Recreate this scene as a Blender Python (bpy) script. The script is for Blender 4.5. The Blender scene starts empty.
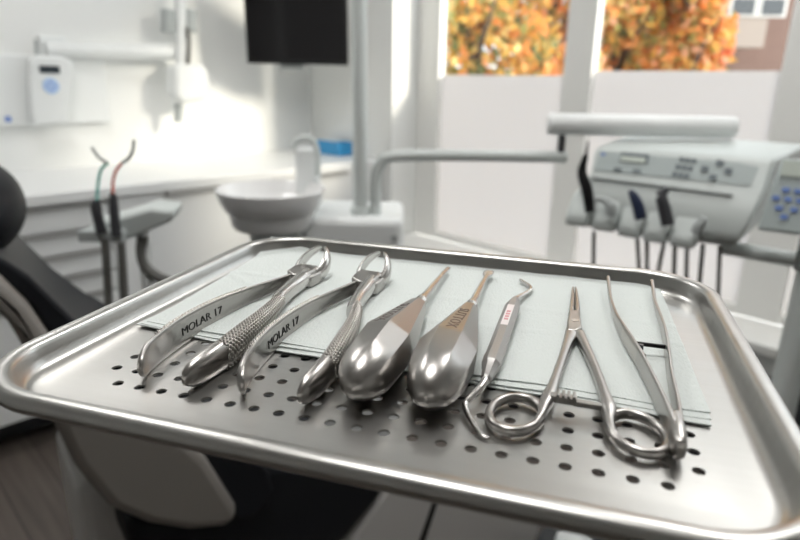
import bpy, bmesh, math, random
from mathutils import Vector, Matrix
random.seed(7)
S = bpy.context.scene
COL = S.collection
PI = math.pi

# ------------------------------------------------------------------ camera
CAM_H = 1.27
PITCH = math.radians(17.5)
ROLL = math.radians(0.9)
FPX = 600.0
cd = bpy.data.cameras.new('camera')
cam = bpy.data.objects.new('camera', cd)
COL.objects.link(cam)
cd.sensor_width = 36
cd.lens = FPX / 800 * 36
cd.clip_start = 0.01
cd.clip_end = 200
cam.location = (0, 0, CAM_H)
cam.rotation_euler = (Matrix.Rotation(PI / 2 - PITCH, 4, 'X') @ Matrix.Rotation(ROLL, 4, 'Z')).to_euler()
cd.dof.use_dof = True
cd.dof.focus_distance = 0.265
cd.dof.aperture_fstop = 9.0
S.camera = cam

# ------------------------------------------------------------------ world, sun, exposure
w = bpy.data.worlds.new('sky')
S.world = w
w.use_nodes = True
bg = w.node_tree.nodes['Background']
bg.inputs['Color'].default_value = (0.90, 0.95, 1.0, 1)
bg.inputs['Strength'].default_value = 1.9
sd = bpy.data.lights.new('sun', 'SUN')
sd.energy = 3.6
sd.angle = math.radians(12)
sd.color = (1.0, 0.90, 0.76)
sun = bpy.data.objects.new('sun', sd)
COL.objects.link(sun)
sun.location = (6, -1, 6)
sun.rotation_euler = Vector((-0.86, 0.33, -0.34)).to_track_quat('-Z', 'Y').to_euler()
S.view_settings.view_transform = 'Standard'
S.view_settings.look = 'None'
S.view_settings.exposure = 0.5
S.view_settings.gamma = 1.0
S.cycles.use_denoising = True
S.cycles.max_bounces = 10
S.cycles.diffuse_bounces = 6
S.cycles.glossy_bounces = 5
S.cycles.sample_clamp_indirect = 8.0
CEIL_LIGHT = 9.0

# ------------------------------------------------------------------ frames and pixel rays
WORLD = Matrix.Identity(4)
ROOM = Matrix.Translation((-0.51, 3.44, 0)) @ Matrix.Rotation(-PI / 4, 4, 'Z')   # x along the window wall, -y along the left wall
TRAYC = Vector((0.00709, 0.25060, 1.160))
TRAYA = math.atan2(-0.2897, 0.9571)
TRAY = Matrix.Translation(TRAYC) @ Matrix.Rotation(TRAYA, 4, 'Z') @ Matrix.Scale(0.001, 4)   # millimetres on the tray floor
UNIT = Matrix.Translation((0.40, 1.50, 0)) @ Matrix.Rotation(math.atan2(-0.56, 0.83), 4, 'Z')
EYE = Vector((0, 0, CAM_H))
_R = cam.rotation_euler.to_matrix()


def ray(px, py):
    return _R @ Vector((px - 400, 270 - py, -FPX))


def hit(frame, px, py, axis, val):
    """the place in a frame where the sight line through a photo point meets a plane of that frame"""
    inv = frame.inverted()
    o = inv @ EYE
    d = inv.to_3x3() @ ray(px, py)
    return o + d * ((val - o[axis]) / d[axis])


def hitp(px, py, p0, n):
    d = ray(px, py)
    return EYE + d * ((p0 - EYE).dot(n) / d.dot(n))


# ------------------------------------------------------------------ materials
def mat(name, col, rough=0.5, metal=0.0, bump=None, noise=None, spec=None, coat=None, trans=None):
    m = bpy.data.materials.new(name)
    m.use_nodes = True
    nt = m.node_tree
    b = nt.nodes['Principled BSDF']
    b.inputs['Base Color'].default_value = (*col, 1)
    b.inputs['Roughness'].default_value = rough
    b.inputs['Metallic'].default_value = metal
    if spec is not None:
        b.inputs['Specular IOR Level'].default_value = spec
    if coat:
        b.inputs['Coat Weight'].default_value = coat
    tc = nt.nodes.new('ShaderNodeTexCoord')

    def tex(scale, detail=3):
        mp = nt.nodes.new('ShaderNodeMapping')
        mp.inputs['Scale'].default_value = scale
        nt.links.new(tc.outputs['Object'], mp.inputs['Vector'])
        n = nt.nodes.new('ShaderNodeTexNoise')
        n.inputs['Scale'].default_value = 1
        n.inputs['Detail'].default_value = detail
        nt.links.new(mp.outputs['Vector'], n.inputs['Vector'])
        return n
    if bump:
        sc, st, dist = bump
        n = tex(sc)
        bp = nt.nodes.new('ShaderNodeBump')
        bp.inputs['Strength'].default_value = st
        bp.inputs['Distance'].default_value = dist
        nt.links.new(n.outputs['Fac'], bp.inputs['Height'])
        nt.links.new(bp.outputs['Normal'], b.inputs['Normal'])
    if noise:
        sc, c2, rvar = noise
        n = tex(sc)
        mx = nt.nodes.new('ShaderNodeMix')
        mx.data_type = 'RGBA'
        mx.inputs['A'].default_value = (*col, 1)
        mx.inputs['B'].default_value = (*c2, 1)
        nt.links.new(n.outputs['Fac'], mx.inputs['Factor'])
        nt.links.new(mx.outputs['Result'], b.inputs['Base Color'])
        if rvar:
            mr = nt.nodes.new('ShaderNodeMapRange')
            mr.inputs['To Min'].default_value = rough - rvar
            mr.inputs['To Max'].default_value = rough + rvar
            nt.links.new(n.outputs['Fac'], mr.inputs['Value'])
            nt.links.new(mr.outputs['Result'], b.inputs['Roughness'])
    return m


M = {}
M['wall'] = mat('wall_paint', (0.84, 0.85, 0.84), 0.6, bump=((60, 60, 60), 0.05, 0.002))
M['wall_grey'] = mat('grey_wall_paint', (0.55, 0.55, 0.54), 0.7)  # unseen walls darkened to dim bounce light and deepen steel reflections
M['ceiling'] = mat('ceiling_paint', (0.85, 0.85, 0.84), 0.8)
M['white'] = mat('white_plastic', (0.80, 0.82, 0.82), 0.35)
M['offwhite'] = mat('off_white_plastic', (0.55, 0.59, 0.58), 0.4)
M['grey_plastic'] = mat('grey_plastic', (0.42, 0.45, 0.45), 0.45)
M['panel_grey'] = mat('panel_grey', (0.46, 0.52, 0.52), 0.4)
M['key_grey'] = mat('key_grey', (0.16, 0.19, 0.21), 0.5)
M['key_blue'] = mat('key_blue', (0.17, 0.27, 0.60), 0.5)
M['pale_blue'] = mat('pale_blue', (0.45, 0.60, 0.85), 0.5)
M['black'] = mat('black_plastic', (0.008, 0.008, 0.009), 0.35, spec=0.3)
M['screen'] = mat('dark_glass', (0.006, 0.006, 0.007), 0.12)
M['lcd'] = mat('lcd_glass', (0.62, 0.68, 0.62), 0.25)
M['lcd_dark'] = mat('lcd_dark', (0.03, 0.04, 0.05), 0.25)
M['dark_metal'] = mat('dark_metal', (0.10, 0.10, 0.11), 0.35, 0.7)
M['navy'] = mat('navy_plastic', (0.02, 0.03, 0.07), 0.35)
M['hose'] = mat('grey_hose', (0.17, 0.17, 0.16), 0.5)
M['vinyl'] = mat('black_vinyl', (0.010, 0.011, 0.014), 0.5, spec=0.18, bump=((250, 250, 250), 0.08, 0.001))
M['shell'] = mat('taupe_shell', (0.20, 0.184, 0.168), 0.45)
M['pale_shell'] = mat('pale_shell', (0.50, 0.49, 0.48), 0.4)
M['ceramic'] = mat('white_ceramic', (0.82, 0.82, 0.82), 0.15)
M['tube'] = mat('painted_tube', (0.66, 0.70, 0.69), 0.35)
M['cabinet'] = mat('cabinet_laminate', (0.78, 0.79, 0.79), 0.35)
M['worktop'] = mat('worktop_laminate', (0.82, 0.83, 0.83), 0.3)
M['handle_grey'] = mat('handle_recess', (0.42, 0.42, 0.41), 0.45, 0.2)
M['plinth'] = mat('plinth_dark', (0.05, 0.053, 0.058), 0.5)
M['frame'] = mat('window_frame', (0.84, 0.84, 0.82), 0.35)
M['blue_card'] = mat('blue_card', (0.03, 0.30, 0.62), 0.5)
M['white_card'] = mat('white_card', (0.75, 0.8, 0.85), 0.5)
M['teal'] = mat('teal_tube', (0.18, 0.62, 0.55), 0.4)
M['red'] = mat('red_tube', (0.75, 0.13, 0.06), 0.4)
M['tray_steel'] = mat('tray_steel', (0.52, 0.515, 0.50), 0.31, 1.0, bump=((25, 600, 200), 0.06, 0.0004), noise=((18, 300, 60), (0.47, 0.465, 0.45), 0.05))
M['steel'] = mat('satin_steel', (0.43, 0.415, 0.40), 0.29, 1.0)
M['steel_matte'] = mat('matte_steel', (0.44, 0.43, 0.42), 0.48, 1.0, bump=((2500, 2500, 2500), 0.4, 0.0002))
M['steel_grip'] = mat('knurled_steel', (0.50, 0.48, 0.455), 0.28, 1.0)
M['steel_bright'] = mat('polished_steel', (0.60, 0.585, 0.57), 0.22, 1.0)
M['engrave'] = mat('engraved_black', (0.03, 0.028, 0.026), 0.6)
M['etch'] = mat('etched_grey', (0.20, 0.17, 0.16), 0.6)
M['band'] = mat('pink_white_band', (0.86, 0.80, 0.80), 0.4)
M['redprint'] = mat('red_print', (0.72, 0.35, 0.38), 0.5)
M['napkin'] = mat('tissue_paper', (0.70, 0.745, 0.73), 0.9, bump=((1100, 420, 900), 0.5, 0.0008), noise=((1100, 420, 900), (0.655, 0.70, 0.685), 0))
M['bark'] = mat('bark', (0.10, 0.07, 0.05), 0.9)
M['hedge'] = mat('hedge_leaf', (0.10, 0.14, 0.03), 0.8)
M['paving'] = mat('pale_paving', (0.52, 0.49, 0.47), 0.9, noise=((3, 3, 3), (0.44, 0.41, 0.39), 0))  # pale ground tone added to bounce light up onto the frosted film
M['brick'] = mat('brown_brick', (0.19, 0.12, 0.10), 0.85, noise=((2, 2, 9), (0.25, 0.165, 0.14), 0))
M['render_pale'] = mat('pale_render', (0.40, 0.345, 0.31), 0.85)
M['glass_dark'] = mat('window_glass', (0.10, 0.11, 0.12), 0.1)


def emission(name, col, st):
    m = bpy.data.materials.new(name)
    m.use_nodes = True
    nt = m.node_tree
    nt.nodes.remove(nt.nodes['Principled BSDF'])
    e = nt.nodes.new('ShaderNodeEmission')
    e.inputs['Color'].default_value = (*col, 1)
    e.inputs['Strength'].default_value = st
    nt.links.new(e.outputs[0], nt.nodes['Material Output'].inputs[0])
    return m


M['lamp'] = emission('lamp_diffuser', (1.0, 0.98, 0.95), CEIL_LIGHT)


def wood_floor():
    m = mat('wood_vinyl', (0.085, 0.07, 0.06), 0.45)
    nt = m.node_tree
    b = nt.nodes['Principled BSDF']
    tc = nt.nodes['Texture Coordinate']
    mp = nt.nodes.new('ShaderNodeMapping')
    nt.links.new(tc.outputs['Object'], mp.inputs['Vector'])
    br = nt.nodes.new('ShaderNodeTexBrick')
    br.inputs['Scale'].default_value = 1
    br.inputs['Brick Width'].default_value = 1.2
    br.inputs['Row Height'].default_value = 0.14
    br.inputs['Mortar Size'].default_value = 0.002
    br.inputs['Color1'].default_value = (0.18, 0.15, 0.13, 1)
    br.inputs['Color2'].default_value = (0.12, 0.10, 0.087, 1)
    br.inputs['Mortar'].default_value = (0.035, 0.03, 0.025, 1)
    nt.links.new(mp.outputs['Vector'], br.inputs['Vector'])
    mp2 = nt.nodes.new('ShaderNodeMapping')
    mp2.inputs['Scale'].default_value = (2.5, 45, 1)
    nt.links.new(tc.outputs['Object'], mp2.inputs['Vector'])
    n = nt.nodes.new('ShaderNodeTexNoise')
    n.inputs['Scale'].default_value = 1
    n.inputs['Detail'].default_value = 4
    nt.links.new(mp2.outputs['Vector'], n.inputs['Vector'])
    mx = nt.nodes.new('ShaderNodeMix')
    mx.data_type = 'RGBA'
    mx.blend_type = 'MULTIPLY'
    mx.inputs['Factor'].default_value = 0.7
    nt.links.new(br.outputs['Color'], mx.inputs['A'])
    nt.links.new(n.outputs['Fac'], mx.inputs['B'])
    nt.links.new(mx.outputs['Result'], b.inputs['Base Color'])
    return m


M['floor'] = wood_floor()


def clear_glass():
    m = bpy.data.materials.new('clear_pane')
    m.use_nodes = True
    nt = m.node_tree
    nt.nodes.remove(nt.nodes['Principled BSDF'])
    t = nt.nodes.new('ShaderNodeBsdfTransparent')
    t.inputs['Color'].default_value = (0.97, 0.98, 0.97, 1)
    g = nt.nodes.new('ShaderNodeBsdfGlossy')
    g.inputs['Roughness'].default_value = 0.02
    mx = nt.nodes.new('ShaderNodeMixShader')
    mx.inputs[0].default_value = 0.04
    nt.links.new(t.outputs[0], mx.inputs[1])
    nt.links.new(g.outputs[0], mx.inputs[2])
    nt.links.new(mx.outputs[0], nt.nodes['Material Output'].inputs[0])
    return m


def frosted():
    m = bpy.data.materials.new('frosted_film')
    m.use_nodes = True
    nt = m.node_tree
    nt.nodes.remove(nt.nodes['Principled BSDF'])
    t = nt.nodes.new('ShaderNodeBsdfTranslucent')
    t.inputs['Color'].default_value = (0.76, 0.745, 0.745, 1)
    d = nt.nodes.new('ShaderNodeBsdfDiffuse')
    d.inputs['Color'].default_value = (0.79, 0.775, 0.775, 1)
    mx = nt.nodes.new('ShaderNodeMixShader')
    mx.inputs[0].default_value = 0.4
    nt.links.new(t.outputs[0], mx.inputs[1])
    nt.links.new(d.outputs[0], mx.inputs[2])
    nt.links.new(mx.outputs[0], nt.nodes['Material Output'].inputs[0])
    return m


M['clear'] = clear_glass()
M['frosted'] = frosted()


def leafmat(name, cols):
    m = mat(name, cols[0], 0.7)
    nt = m.node_tree
    b = nt.nodes['Principled BSDF']
    g = nt.nodes.new('ShaderNodeNewGeometry')
    r = nt.nodes.new('ShaderNodeValToRGB')
    r.color_ramp.interpolation = 'CONSTANT'
    while len(r.color_ramp.elements) < len(cols):
        r.color_ramp.elements.new(0.5)
    for i, c in enumerate(cols):
        r.color_ramp.elements[i].position = i / len(cols)
        r.color_ramp.elements[i].color = (*c, 1)
    nt.links.new(g.outputs['Random Per Island'], r.inputs['Fac'])
    nt.links.new(r.outputs['Color'], b.inputs['Base Color'])
    tr = nt.nodes.new('ShaderNodeBsdfTranslucent')
    nt.links.new(r.outputs['Color'], tr.inputs['Color'])
    mx = nt.nodes.new('ShaderNodeMixShader')
    mx.inputs[0].default_value = 0.4
    nt.links.new(b.outputs[0], mx.inputs[1])
    nt.links.new(tr.outputs[0], mx.inputs[2])
    nt.links.new(mx.outputs[0], nt.nodes['Material Output'].inputs[0])
    return m


Y1, Y2, OR, RD, GR, DG = (0.85, 0.54, 0.13), (0.82, 0.64, 0.26), (0.84, 0.36, 0.11), (0.76, 0.22, 0.13), (0.34, 0.34, 0.10), (0.16, 0.19, 0.07)
PK = (0.86, 0.47, 0.28)
M['leaf_yellow'] = leafmat('leaf_yellow', [Y1, Y2, OR, Y1, DG, GR])
M['leaf_orange'] = leafmat('leaf_orange', [OR, PK, Y1, OR, GR, Y2])
M['leaf_red'] = leafmat('leaf_red', [RD, OR, PK, RD, Y1])
M['leaf_green'] = leafmat('leaf_green', [GR, DG, DG, GR, Y1])
M['leaf_hedge'] = leafmat('leaf_hedge', [DG, GR, DG, Y2, OR])

# ------------------------------------------------------------------ building helpers
LOCAL = {}


def thing(name, label, cat, frame, base, group=None, kind=None):
    """an Empty at the thing's base; its parts are authored in frame coordinates"""
    o = bpy.data.objects.new(name, None)
    COL.objects.link(o)
    o.empty_display_size = 0.02
    loc, rot, sc = frame.decompose()
    o.matrix_world = Matrix.Translation(frame @ Vector(base)) @ rot.to_matrix().to_4x4()
    LOCAL[o.name] = o.matrix_world.inverted() @ frame
    if label:
        o['label'] = label
        o['category'] = cat
    if group:
        o['group'] = group
    if kind:
        o['kind'] = kind
    return o


def part(name, bm, m, parent, root=None, smooth=True, bevel=None, label=None, sub=0, autosmooth=40):
    """one mesh object; root is the thing whose frame the shape was authored in"""
    root = root or parent
    bm.transform(LOCAL[root.name])
    bmesh.ops.recalc_face_normals(bm, faces=bm.faces[:])
    me = bpy.data.meshes.new(name)
    for f in bm.faces:
        f.smooth = smooth
    if smooth and autosmooth:
        a = math.radians(autosmooth)
        for e in bm.edges:
            if len(e.link_faces) == 2 and e.calc_face_angle(0) > a:
                e.smooth = False
    bm.to_mesh(me)
    bm.free()
    me.materials.append(M[m])
    o = bpy.data.objects.new(name, me)
    COL.objects.link(o)
    if parent is not root:
        o.parent = parent
    else:
        o.parent = root
    if bevel:
        b = o.modifiers.new('edge', 'BEVEL')
        b.width = bevel
        b.segments = 3
        b.limit_method = 'ANGLE'
        b.angle_limit = math.radians(35)
    if sub:
        s = o.modifiers.new('round', 'SUBSURF')
        s.levels = sub
        s.render_levels = sub
    if label:
        o['label'] = label
    return o


def structure(name, bm, m, frame=WORLD, smooth=False, bevel=None):
    o = thing(name + '_tmp', None, None, frame, (0, 0, 0))
    p = part(name, bm, m, o, smooth=smooth, bevel=bevel)
    p.parent = None
    p.matrix_world = o.matrix_world.copy()
    p['kind'] = 'structure'
    bpy.data.objects.remove(o)
    p.name = name
    return p


def BM():
    return bmesh.new()


def box(bm, lo, hi, rot=None):
    c = (Vector(lo) + Vector(hi)) / 2
    d = Vector(hi) - Vector(lo)
    mt = Matrix.Translation(c) @ (rot.to_4x4() if rot else Matrix.Identity(4)) @ Matrix.Diagonal((*d, 1))
    bmesh.ops.create_cube(bm, size=1, matrix=mt)
    return bm


def obox(bm, c, ax, ay, az, sx, sy, sz):
    """box at c along three axes"""
    mt = Matrix((ax, ay, az)).transposed().to_4x4()
    bmesh.ops.create_cube(bm, size=1, matrix=Matrix.Translation(c) @ mt @ Matrix.Diagonal((sx, sy, sz, 1)))
    return bm


def catmull(P, n):
    """n samples per span through the control rows"""
    out = []
    k = len(P)
    for i in range(k - 1):
        p0, p1, p2, p3 = P[max(i - 1, 0)], P[i], P[i + 1], P[min(i + 2, k - 1)]
        for j in range(n):
            t = j / n
            out.append([0.5 * (2 * b + (c - a) * t + (2 * a - 5 * b + 4 * c - d) * t * t + (3 * b - a - 3 * c + d) * t ** 3)
                        for a, b, c, d in zip(p0, p1, p2, p3)])
    out.append(list(P[-1]))
    return out


def skin(bm, rings, cap=True, closed=False):
    vs = [[bm.verts.new(p) for p in r] for r in rings]
    n = len(vs[0])
    m = len(vs)
    for i in range(m if closed else m - 1):
        a, b = vs[i], vs[(i + 1) % m]
        for j in range(n):
            bm.faces.new((a[j], a[(j + 1) % n], b[(j + 1) % n], b[j]))
    if cap and not closed:
        bm.faces.new(vs[0][::-1])
        bm.faces.new(vs[-1])
    return bm


def frames(pts, up=None):
    """side and up vectors along a path"""
    out = []
    prev = None
    for i, p in enumerate(pts):
        t = (pts[min(i + 1, len(pts) - 1)] - pts[max(i - 1, 0)])
        t = t.normalized() if t.length > 1e-12 else Vector((0, 1, 0))
        if up is not None:
            s = t.cross(up)
            if s.length < 1e-5:
                s = prev
            s = s.normalized()
        elif prev is None:
            s = t.cross(Vector((0, 0, 1)))
            if s.length < 1e-3:
                s = t.cross(Vector((0, 1, 0)))
            s.normalize()
        else:
            s = (prev - t * prev.dot(t)).normalized()
        prev = s
        out.append((t, s, s.cross(t)))
    return out


def tube(bm, P, n=12, span=8, smooth=True, cap=True):
    """round tube through rows (x, y, z, r)"""
    Q = catmull(P, span) if smooth else [list(p) for p in P]
    pts = [Vector(q[:3]) for q in Q]
    rings = []
    for q, p, (t, s, b) in zip(Q, pts, frames(pts)):
        rings.append([p + (s * math.cos(2 * PI * k / n) + b * math.sin(2 * PI * k / n)) * max(q[3], 1e-5) for k in range(n)])
    return skin(bm, rings, cap)


def sweep(bm, P, sec, n=16, span=8, up=Vector((0, 0, 1))):
    """rows (x, y, z, w, h); sec(k/n) gives the unit outline"""
    Q = catmull(P, span)
    pts = [Vector(q[:3]) for q in Q]
    rings = []
    for q, p, (t, s, b) in zip(Q, pts, frames(pts, up)):
        ring = []
        for k in range(n):
            x, y = sec(k / n)
            ring.append(p + s * (x * q[3] / 2) + b * (y * q[4] / 2))
        rings.append(ring)
    return skin(bm, rings)


def superell(e):
    def f(t):
        c, s = math.cos(2 * PI * t), math.sin(2 * PI * t)
        return (math.copysign(abs(c) ** (2 / e), c), math.copysign(abs(s) ** (2 / e), s))
    return f


def lathe(bm, c, axis, prof, n=32, phase=0.0, squash=None):
    """prof rows (distance along the axis, radius)"""
    t = Vector(axis).normalized()
    s = t.cross(Vector((0, 0, 1)))
    if s.length < 1e-3:
        s = Vector((1, 0, 0))
    s.normalize()
    b = s.cross(t)
    c = Vector(c)
    rings = [[c + t * d + (s * math.cos(phase + 2 * PI * k / n) + b * math.sin(phase + 2 * PI * k / n)) * max(r, 1e-5) for k in range(n)] for d, r in prof]
    return skin(bm, rings)


def prism(bm, pts, vec):
    """outline pts pushed along vec"""
    vec = Vector(vec)
    a = [bm.verts.new(Vector(p)) for p in pts]
    b = [bm.verts.new(Vector(p) + vec) for p in pts]
    n = len(a)
    bm.faces.new(a)
    bm.faces.new(b[::-1])
    for i in range(n):
        bm.faces.new((a[i], b[i], b[(i + 1) % n], a[(i + 1) % n]))
    return bm


def text_mesh(s, size, depth):
    cu = bpy.data.curves.new('lettering', 'FONT')
    cu.body = s
    cu.size = size
    cu.extrude = depth
    cu.resolution_u = 3
    o = bpy.data.objects.new('lettering', cu)
    COL.objects.link(o)
    bpy.context.view_layer.update()
    me = bpy.data.meshes.new_from_object(o)
    bm = BM()
    bm.from_mesh(me)
    bpy.data.objects.remove(o)
    bpy.data.curves.remove(cu)
    bpy.data.meshes.remove(me)
    return bm


# ------------------------------------------------------------------ the room  (ROOM frame: x = along window wall, y<0 = towards the camera)
RX, RY, RZ = 4.6, -4.3, 2.62
WX0, WX1, WZ0, WZ1 = 0.65, 3.11, 0.50, 2.35
structure('floor', box(BM(), (0, RY, -0.05), (RX, 0, 0)), 'floor', ROOM)
structure('ceiling', box(BM(), (-0.1, RY - 0.1, RZ), (RX + 0.1, 0.3, RZ + 0.1)), 'ceiling', ROOM)
structure('wall_left', box(BM(), (-0.12, RY, 0), (0, 0, RZ)), 'wall', ROOM)
bm = BM()
box(bm, (-0.12, 0, 0), (WX0, 0.30, RZ))
box(bm, (WX1, 0, 0), (RX, 0.30, RZ))
box(bm, (WX0, 0, 0), (WX1, 0.30, WZ0 - 0.035))
box(bm, (WX0, 0, WZ1), (WX1, 0.30, RZ))
structure('wall_back', bm, 'wall', ROOM)
structure('wall_right', box(BM(), (RX, RY, 0), (RX + 0.12, 0.3, RZ)), 'wall_grey', ROOM)
structure('wall_front', box(BM(), (-0.12, RY - 0.12, 0), (RX + 0.12, RY, RZ)), 'wall_grey', ROOM)
structure('baseboard_back', box(BM(), (0.66, -0.02, 0), (RX, -0.001, 0.385)), 'plinth', ROOM, bevel=0.003)  # dark band along the foot of the window wall

win = thing('window_1', None, None, ROOM, (WX0, 0.2, WZ0), kind='structure')
bm = BM()
GY = 0.20
PANES = [(0.79, 1.455), (1.580, 2.225), (2.365, 2.97)]
box(bm, (WX0, GY - 0.03, WZ0), (0.79, GY + 0.016, WZ1))
box(bm, (1.455, GY - 0.03, WZ0), (1.580, GY + 0.016, WZ1))
box(bm, (2.225, GY - 0.03, WZ0), (2.365, GY + 0.016, WZ1))
box(bm, (2.97, GY - 0.03, WZ0), (WX1, GY + 0.016, WZ1))
for x0, x1 in PANES:
    box(bm, (x0, GY - 0.028, WZ0), (x1, GY + 0.015, WZ0 + 0.035))
    box(bm, (x0, GY - 0.028, WZ1 - 0.06), (x1, GY + 0.015, WZ1))
part('frame', bm, 'frame', win, smooth=False, bevel=0.004)
for (x0, x1), zf in zip(PANES, (1.300, 1.318, 1.33)):
    p = part('pane', box(BM(), (x0, GY + 0.005, WZ0 + 0.03), (x1, GY + 0.011, WZ1 - 0.05)), 'clear', win, smooth=False)
    part('frosted_film', box(BM(), (x0 + 0.001, GY + 0.002, WZ0 + 0.036), (x1 - 0.001, GY + 0.0045, zf)), 'frosted', p, win, smooth=False)
bm = BM()
box(bm, (WX0 - 0.04, -0.05, WZ0 - 0.035), (WX1 + 0.04, GY - 0.03, WZ0))
structure('window_sill', bm, 'frame', ROOM, bevel=0.006)

for i, (lx, ly) in enumerate([(0.95, -1.65), (2.55, -0.55), (2.43, -1.87)]):  # first two panels are added out of view to brighten the walls behind
    lab = ['square white ceiling light panel above the suction holder by the base cabinets', 'square white ceiling light panel above the dental control unit', 'square white ceiling light panel straight above the instrument tray'][i]
    t = thing('ceiling_light', lab, 'light', ROOM, (lx, ly, RZ))
    bm = BM()
    for q in ((-0.31, -0.31, 0.31, -0.28), (-0.31, 0.28, 0.31, 0.31), (-0.31, -0.28, -0.28, 0.28), (0.28, -0.28, 0.31, 0.28)):
        box(bm, (lx + q[0], ly + q[1], RZ - 0.03), (lx + q[2], ly + q[3], RZ))
    part('frame', bm, 'frame', t, smooth=False)
    part('diffuser', box(BM(), (lx - 0.28, ly - 0.28, RZ - 0.02), (lx + 0.28, ly + 0.28, RZ - 0.01)), 'lamp', t, smooth=False)

# ------------------------------------------------------------------ outdoors
structure('ground', box(BM(), (-25, 4.6, -0.7), (40, 45, -0.6)), 'paving', WORLD)


def leaves(bm, blobs, n, size):
    tot = sum(r * r for _, _, _, r in blobs)
    for cx, cy, cz, r in blobs:
        for _ in range(int(n * r * r / tot)):
            d = Vector((random.gauss(0, 1), random.gauss(0, 1), random.gauss(0, 1))).normalized() * r * random.random() ** 0.4
            d.z *= 0.85
            c = Vector((cx, cy, cz)) + d
            a = Vector((random.gauss(0, 1), random.gauss(0, 1), random.gauss(0, 1))).normalized()
            b = a.orthogonal().normalized()
            b.rotate(Matrix.Rotation(random.random() * 6.28, 3, a))
            c2 = a.cross(b)
            s = size * random.uniform(0.6, 1.3)
            vs = [bm.verts.new(c + b * s * x + c2 * s * y) for x, y in ((-1, 0), (0, -0.55), (1, 0), (0, 0.55))]
            bm.faces.new(vs)
    return bm


def tree(x, y, h, r, leaf, label, n=4200, size=0.10, zlow=0.3):
    t = thing('autumn_tree', label, 'tree', WORLD, (x, y, -0.6), 'autumn trees outside the window')
    bm = BM()
    tube(bm, [(x, y, -0.6, 0.16), (x + 0.05, y, 0.6, 0.12), (x - 0.04, y + 0.1, h * 0.6, 0.08), (x, y, h, 0.03)], 8)
    for k in range(7):
        a = k * 2.4
        z0 = 0.5 + k * h * 0.11
        tube(bm, [(x, y, z0, 0.05), (x + math.cos(a) * r * 0.5, y + math.sin(a) * r * 0.5, z0 + 0.5, 0.035), (x + math.cos(a) * r * 0.9, y + math.sin(a) * r * 0.9, z0 + 0.8, 0.012)], 6)
    part('trunk', bm, 'bark', t)
    blobs = []
    for k in range(10):
        a = k * 2.4 + x
        rr = r * 0.62 * (0.4 + 0.6 * ((k * 7) % 10) / 10)
        z = zlow + 0.6 + (h - zlow) * k / 9.5
        blobs.append((x + math.cos(a) * rr, y + math.sin(a) * rr, z, r * 0.55))
    part('foliage', leaves(BM(), blobs, n, size), leaf, t, smooth=False)


tree(1.0, 9.0, 4.2, 1.3, 'leaf_yellow', 'yellow autumn tree close behind the left half of the left window pane')
tree(2.3, 9.8, 4.4, 1.3, 'leaf_orange', 'pinkish orange autumn tree behind the right half of the left window pane')
tree(3.5, 10.4, 4.6, 1.2, 'leaf_yellow', 'yellow and green autumn tree just right of the upright between two window panes')
tree(4.3, 9.6, 3.9, 0.75, 'leaf_orange', 'slim orange autumn tree in the middle of the right window pane')
tree(5.0, 11.0, 3.9, 0.75, 'leaf_red', 'slim red and orange autumn tree beside the pale building bay', zlow=0.0)
tree(0.3, 13.0, 5.0, 2.0, 'leaf_green', 'green and yellow tree farther back at the window jamb')
tree(3.4, 14.5, 5.4, 2.0, 'leaf_green', 'green and yellow tree farther back behind the orange trees', zlow=0.0)
tree(5.6, 15.0, 5.0, 1.6, 'leaf_yellow', 'gold tree farther back behind the slim orange tree', zlow=0.0)
t = thing('hedge', 'low dark green hedge with fallen leaf colours under the autumn trees', 'hedge', WORLD, (4, 11.8, -0.6))
bm = BM()
leaves(bm, [(-1 + k * 0.8, 11.8 + 0.3 * math.sin(k * 2), 0.62 + 0.15 * math.sin(k * 1.3), 0.95) for k in range(18)], 5200, 0.12)
part('foliage', bm, 'leaf_hedge', t, smooth=False)
part('stem', box(BM(), (-1, 11.7, -0.6), (13, 11.9, 0.6)), 'hedge', t, smooth=False)

t = thing('apartment_building', 'brown brick building with a pale projecting bay beyond the autumn trees', 'building', WORLD, (10.5, 18, -0.6))
part('wall', box(BM(), (8.2, 18.6, -0.6), (18, 26, 9)), 'brick', t, smooth=False)
l0 = hit(WORLD, 721, 47, 1, 17.4)
l1 = hit(WORLD, 769, 16, 1, 17.4)
part('bay', box(BM(), (l0.x, 17.4, l0.z), (l1.x, 18.6, 7.0)), 'render_pale', t, smooth=False)
for k in range(2):
    x0 = l0.x + 0.1 + k * 0.78
    f = part('window', box(BM(), (x0 - 0.05, 17.36, l1.z - 0.03), (x0 + 0.68, 17.41, l1.z + 1.3)), 'frame', t, smooth=False)
    part('pane', box(BM(), (x0 + 0.02, 17.34, l1.z + 0.02), (x0 + 0.6, 17.37, l1.z + 0.42)), 'glass_dark', f, t, smooth=False)

# ------------------------------------------------------------------ cabinets along the left wall
CF = 0.60
cab_y = [-3.6, -2.5, -1.95, -1.33, -0.66, -0.005]


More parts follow.
